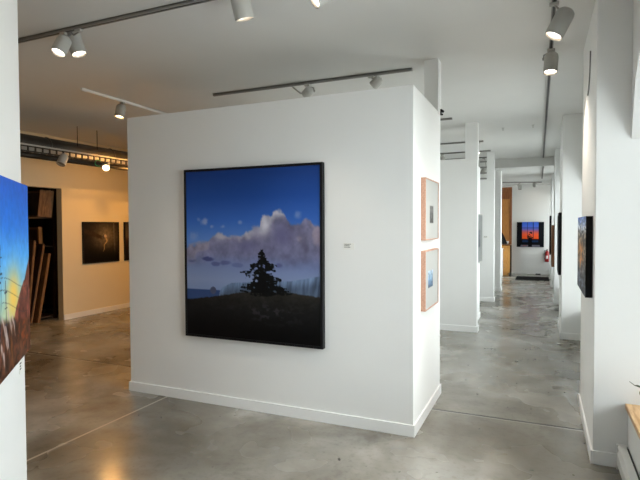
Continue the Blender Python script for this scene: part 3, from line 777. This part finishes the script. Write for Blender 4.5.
# ------------------------------------------------------------------ window ledge, heater, plant on the right
sill = obj('window_ledge', bx(1.303, 1.66, -2.34, .045, .377, .405), SILLW, None, bevel=.003)
tag(sill, 'honey wood window ledge beside the near right pillar', 'ledge')
ht = empty('baseboard_heater', 'white baseboard heater under the wooden window ledge', 'heater', (1.32, -1.15, 0))
bm = bmesh.new(); prism(bm, [(0, .02), (-.055, .02), (-.06, .035), (-.06, .10), (-.046, .125), (-.046, .12), (0, .12)], 'y', -1.15, 1.17)
obj('housing', bm, HEATM, ht)
bm = bmesh.new(); prism(bm, [(-.014, .152), (-.052, .150), (-.058, .138), (-.052, .141), (-.014, .142)], 'y', -1.15, 1.17)
obj('top_cover', bm, HEATM, ht)
obj('grille_slot', bx(-.050, -.001, -1.14, 1.16, .121, .1415), SLOT, ht)
for a in (1.165, -1.165): obj('end_panel', bx(-.062, 0, a, a + .02, 0, .152), HEATM, ht, bevel=.002)

pl = empty('potted_plant', 'leafy sprig reaching in over the wooden ledge at the right edge', 'plant', (1.50, -.42, .405))
obj('pot', lathe(bmesh.new(), [(.045, 0), (.062, .09), (.068, .09), (.068, .105), (.058, .105), (.056, .09)], 24, caps=(True, False)), TERRA, pl, smooth=True)
obj('soil', lathe(bmesh.new(), [(.0565, .08), (.0565, .09)], 24), SOIL, pl)
st = [(0, 0, .09), (-.03, .08, .20), (-.09, .20, .20), (-.13, .28, .155), (-.165, .345, .150), (-.188, .375, .162)]
obj('stem', tube(bmesh.new(), st, [.005, .004, .003, .0028, .0022, .0015]), LEAFM, pl)
def leaf(p, d, ln=.06, w=.016):
    p = Vector(p); d = Vector(d).normalized(); s = d.cross(Vector((0, 0, 1))).normalized(); up = s.cross(d)
    bm = bmesh.new(); L_, R_, M_ = [], [], []
    for i in range(7):
        t = i / 6; c = p + d * ln * t - up * .25 * ln * t * t; ww = w * math.sin(PI * min(.98, t + .02)) ** .8 + .0005
        L_.append(bm.verts.new(c + s * ww + up * ww * .3)); R_.append(bm.verts.new(c - s * ww + up * ww * .3)); M_.append(bm.verts.new(c))
    for i in range(6):
        bm.faces.new((L_[i], L_[i + 1], M_[i + 1], M_[i])); bm.faces.new((M_[i], M_[i + 1], R_[i + 1], R_[i]))
    o = obj('leaf', bm, LEAFM, pl, smooth=True); md = o.modifiers.new('thick', 'SOLIDIFY'); md.thickness = .0008
for p, d_ in ((st[1], (1, .2, .5)), (st[1], (-.6, -.5, .6)), (st[2], (-.3, .5, .5)), (st[2], (.6, .3, .3)), (st[3], (-.1, .2, -.5)), (st[3], (.6, .6, .25)), (st[4], (.9, .1, -.12))): leaf(p, d_)
leaf(st[0], (.5, -.5, 1)); leaf(st[0], (-.3, -.6, 1.1))

# thin cable on the near pillar's corridor face
tag(obj('wall_cable', tube(bmesh.new(), [(1.126, .45, 2.70), (1.126, .47, 2.62), (1.126, .50, 2.54), (1.126, .56, 2.475), (1.126, .64, 2.44)], .005), mat('cable_grey', (.2, .2, .2), .5)),
    'thin grey cable curving down the near right pillar', 'cable')
for k, (x, y) in enumerate(((.292, 4.43), (.70, 4.37))):  # small fittings put in for two marks on the ceiling
    t = empty('ceiling_fitting', ('small ceiling sprinkler, farther from the corridor track', 'small ceiling sprinkler, nearer to the corridor track')[k], 'fitting', (x, y, CEIL), 0, 'ceiling fittings')
    obj('escutcheon', lathe(bmesh.new(), [(.02, -.005), (.022, 0)], 16), FIXT_W, t)
    obj('stub', lathe(bmesh.new(), [(.012, -.035), (.012, -.032), (.004, -.03), (.006, -.005)], 12), FIXT, t)
t = empty('bullet_camera', 'tiny black bracket device beside the top of the slim white post', 'camera', (.004, 1.0, 2.49))
obj('mount', bx(0, .010, -.012, .012, -.02, .03), BLACKM, t); obj('housing', lathe(bmesh.new(), [(.010, -.02), (.011, .025)], 14, align((.014, .0, .018), (.2, 1, -.1))), BLACKM, t)
obj('lens', lathe(bmesh.new(), [(.006, 0), (.006, .012)], 12, align((.014, 0, -.012), (.2, 1, -.3))), BLACKM, t)

# ------------------------------------------------------------------ the corridor end
cab = empty('wooden_cabinet', 'orange wooden cabinet in the doorway at the corridor end', 'cabinet', (-.14, 12.85, 0))
obj('carcass', bx(-.22, .10, -.26, .26, .08, .90), OAK, cab, bevel=.003)
obj('plinth', bx(-.20, .05, -.24, .24, 0, .08), OAK, cab)
obj('side_panel', bx(.10, .118, -.26, .26, 0, .90), BLACKM, cab)['label'] = 'black side panel'
obj('worktop', bx(-.23, .12, -.27, .27, .90, .925), OAKD, cab)
for k in range(3):
    dr = obj('drawer', bx(-.205, .085, -.275, -.262, .12 + k * .26, .36 + k * .26), OAK, cab, bevel=.002)
    obj('knob', lathe(bmesh.new(), [(.008, 0), (.012, .018)], 10, align((-.06, -.275, .24 + k * .26), (0, -1, 0))), STEEL, dr)
desk = empty('reception_counter', 'white counter beside the orange cabinet at the corridor end', 'counter', (-.62, 12.1, 0))
obj('counter_body', bx(-.5, .385, -.05, .45, 0, .80), WALL, desk)
obj('counter_top', bx(-.52, .395, -.08, .47, .80, .83), TRIM, desk, bevel=.002)
mon = empty('computer_monitor', 'black monitor on the white counter, turned aside', 'monitor', (-.29, 12.30, .83), math.radians(12))
obj('stand', bx(-.06, .06, -.05, .05, 0, .015), BLACKM, mon)
obj('neck', bx(-.015, .015, .0, .02, .015, .16), BLACKM, mon)
bm = bmesh.new(); prism(bm, [(-.22, .10), (.19, .13), (.10, .36), (.0, .53), (-.22, .60)], 'y', -.02, .0)
obj('screen', bm, BLACKM, mon, bevel=.003)
cup = empty('paper_cup', 'white paper cup on top of the orange cabinet', 'cup', (-.13, 12.80, .925))
obj('cup_body', lathe(bmesh.new(), [(.027, 0), (.037, .085), (.040, .087), (.036, .084)], 18, caps=(True, False)), CARD, cup, smooth=True)
obj('cup_lid', lathe(bmesh.new(), [(.040, .086), (.040, .094), (.034, .098)], 18), CARD, cup, smooth=True)
fe = empty('fire_extinguisher', 'red fire extinguisher hung on the end wall right of the bonsai painting', 'fire extinguisher', (.975, YN - .075, .39))
obj('cylinder', lathe(bmesh.new(), [(.05, 0), (.06, .012), (.06, .27), (.045, .315), (.02, .335)], 22), REDM, fe, smooth=True)
obj('valve', lathe(bmesh.new(), [(.016, .33), (.016, .37)], 12), BLACKM, fe)
bm = bmesh.new(); box(bm, -.012, .012, -.09, .03, .375, .387); box(bm, -.010, .010, -.08, .02, .35, .358); obj('handle', bm, BLACKM, fe)
obj('hose', tube(bmesh.new(), [(-.015, 0, .355), (-.07, -.01, .34), (-.082, -.01, .22), (-.075, -.01, .08)], .008), BLACKM, fe)
obj('label_plate', bx(-.03, .03, -.0625, -.055, .10, .19), CARD, fe)
obj('wall_bracket', bx(-.02, .02, .055, .075, .08, .30), STEEL, fe)
m_ = obj('floor_mat', bx(.16, 1.02, 11.35, 12.35, .001, .014), MATM, None, bevel=.003)
tag(m_, 'black rubber mat on the concrete floor before the corridor end wall', 'mat')
tag(obj('door_wedge', bx(.66, .80, 13.1, 13.2, 0, .03), BLACKM), 'small black wedge on the floor at the end wall', 'wedge')

# ------------------------------------------------------------------ daylight
w = bpy.data.worlds.new('overcast_daylight'); scn.world = w; w.use_nodes = True
nt = w.node_tree; bg = nt.nodes['Background']
tc = nt.nodes.new('ShaderNodeTexCoord'); sp = nt.nodes.new('ShaderNodeSeparateXYZ'); nt.links.new(tc.outputs['Generated'], sp.inputs[0])
cr = nt.nodes.new('ShaderNodeValToRGB'); nt.links.new(sp.outputs['Z'], cr.inputs['Fac'])
mr = nt.nodes.new('ShaderNodeMapRange'); mr.inputs['From Min'].default_value = -1; mr.inputs['From Max'].default_value = 1
nt.links.new(sp.outputs['Z'], mr.inputs['Value']); nt.links.new(mr.outputs['Result'], cr.inputs['Fac'])
e = cr.color_ramp.elements; e[0].position = .40; e[0].color = (.42, .43, .42, 1); e[1].position = .56; e[1].color = (.96, .985, 1.0, 1)
nt.links.new(cr.outputs['Color'], bg.inputs['Color']); bg.inputs['Strength'].default_value = 4.9
def portal(loc, rot, sx, sy):
    ld = bpy.data.lights.new('daylight_portal', 'AREA'); ld.shape = 'RECTANGLE'; ld.size = sx; ld.size_y = sy; ld.cycles.is_portal = True
    o = bpy.data.objects.new('daylight_portal', ld); link(o); o.location = loc; o.rotation_euler = rot
for a, b in bays[1:]: portal((1.79, (a + b) / 2, 1.55), (0, PI / 2, 0), 2.35, b - a)

# ------------------------------------------------------------------ camera
cam = bpy.data.cameras.new('camera'); co = bpy.data.objects.new('camera', cam); link(co)
cam.sensor_width = 36; cam.lens = 505.75 * 36 / 640; cam.clip_start = .05
yaw, pit, rol = -.4135, -.0273, -.0041
Fv = Vector((math.sin(yaw) * math.cos(pit), math.cos(yaw) * math.cos(pit), math.sin(pit)))
Rv = Vector((math.cos(yaw), -math.sin(yaw), 0)); Uv = Rv.cross(Fv)
R2 = Rv * math.cos(rol) + Uv * math.sin(rol); U2 = -Rv * math.sin(rol) + Uv * math.cos(rol)
M = Matrix((R2, U2, -Fv)).transposed().to_4x4(); M.translation = Vector((.8278, -3.5221, 1.5))
co.matrix_world = M
scn.camera = co
scn.view_settings.view_transform = 'Standard'; scn.view_settings.look = 'None'; scn.view_settings.gamma = 1
scn.view_settings.use_curve_mapping = False
scn.view_settings.exposure = 1.02
scn.cycles.diffuse_bounces = 7; scn.cycles.max_bounces = 14; scn.cycles.transparent_max_bounces = 8
scn.cycles.sample_clamp_indirect = 6
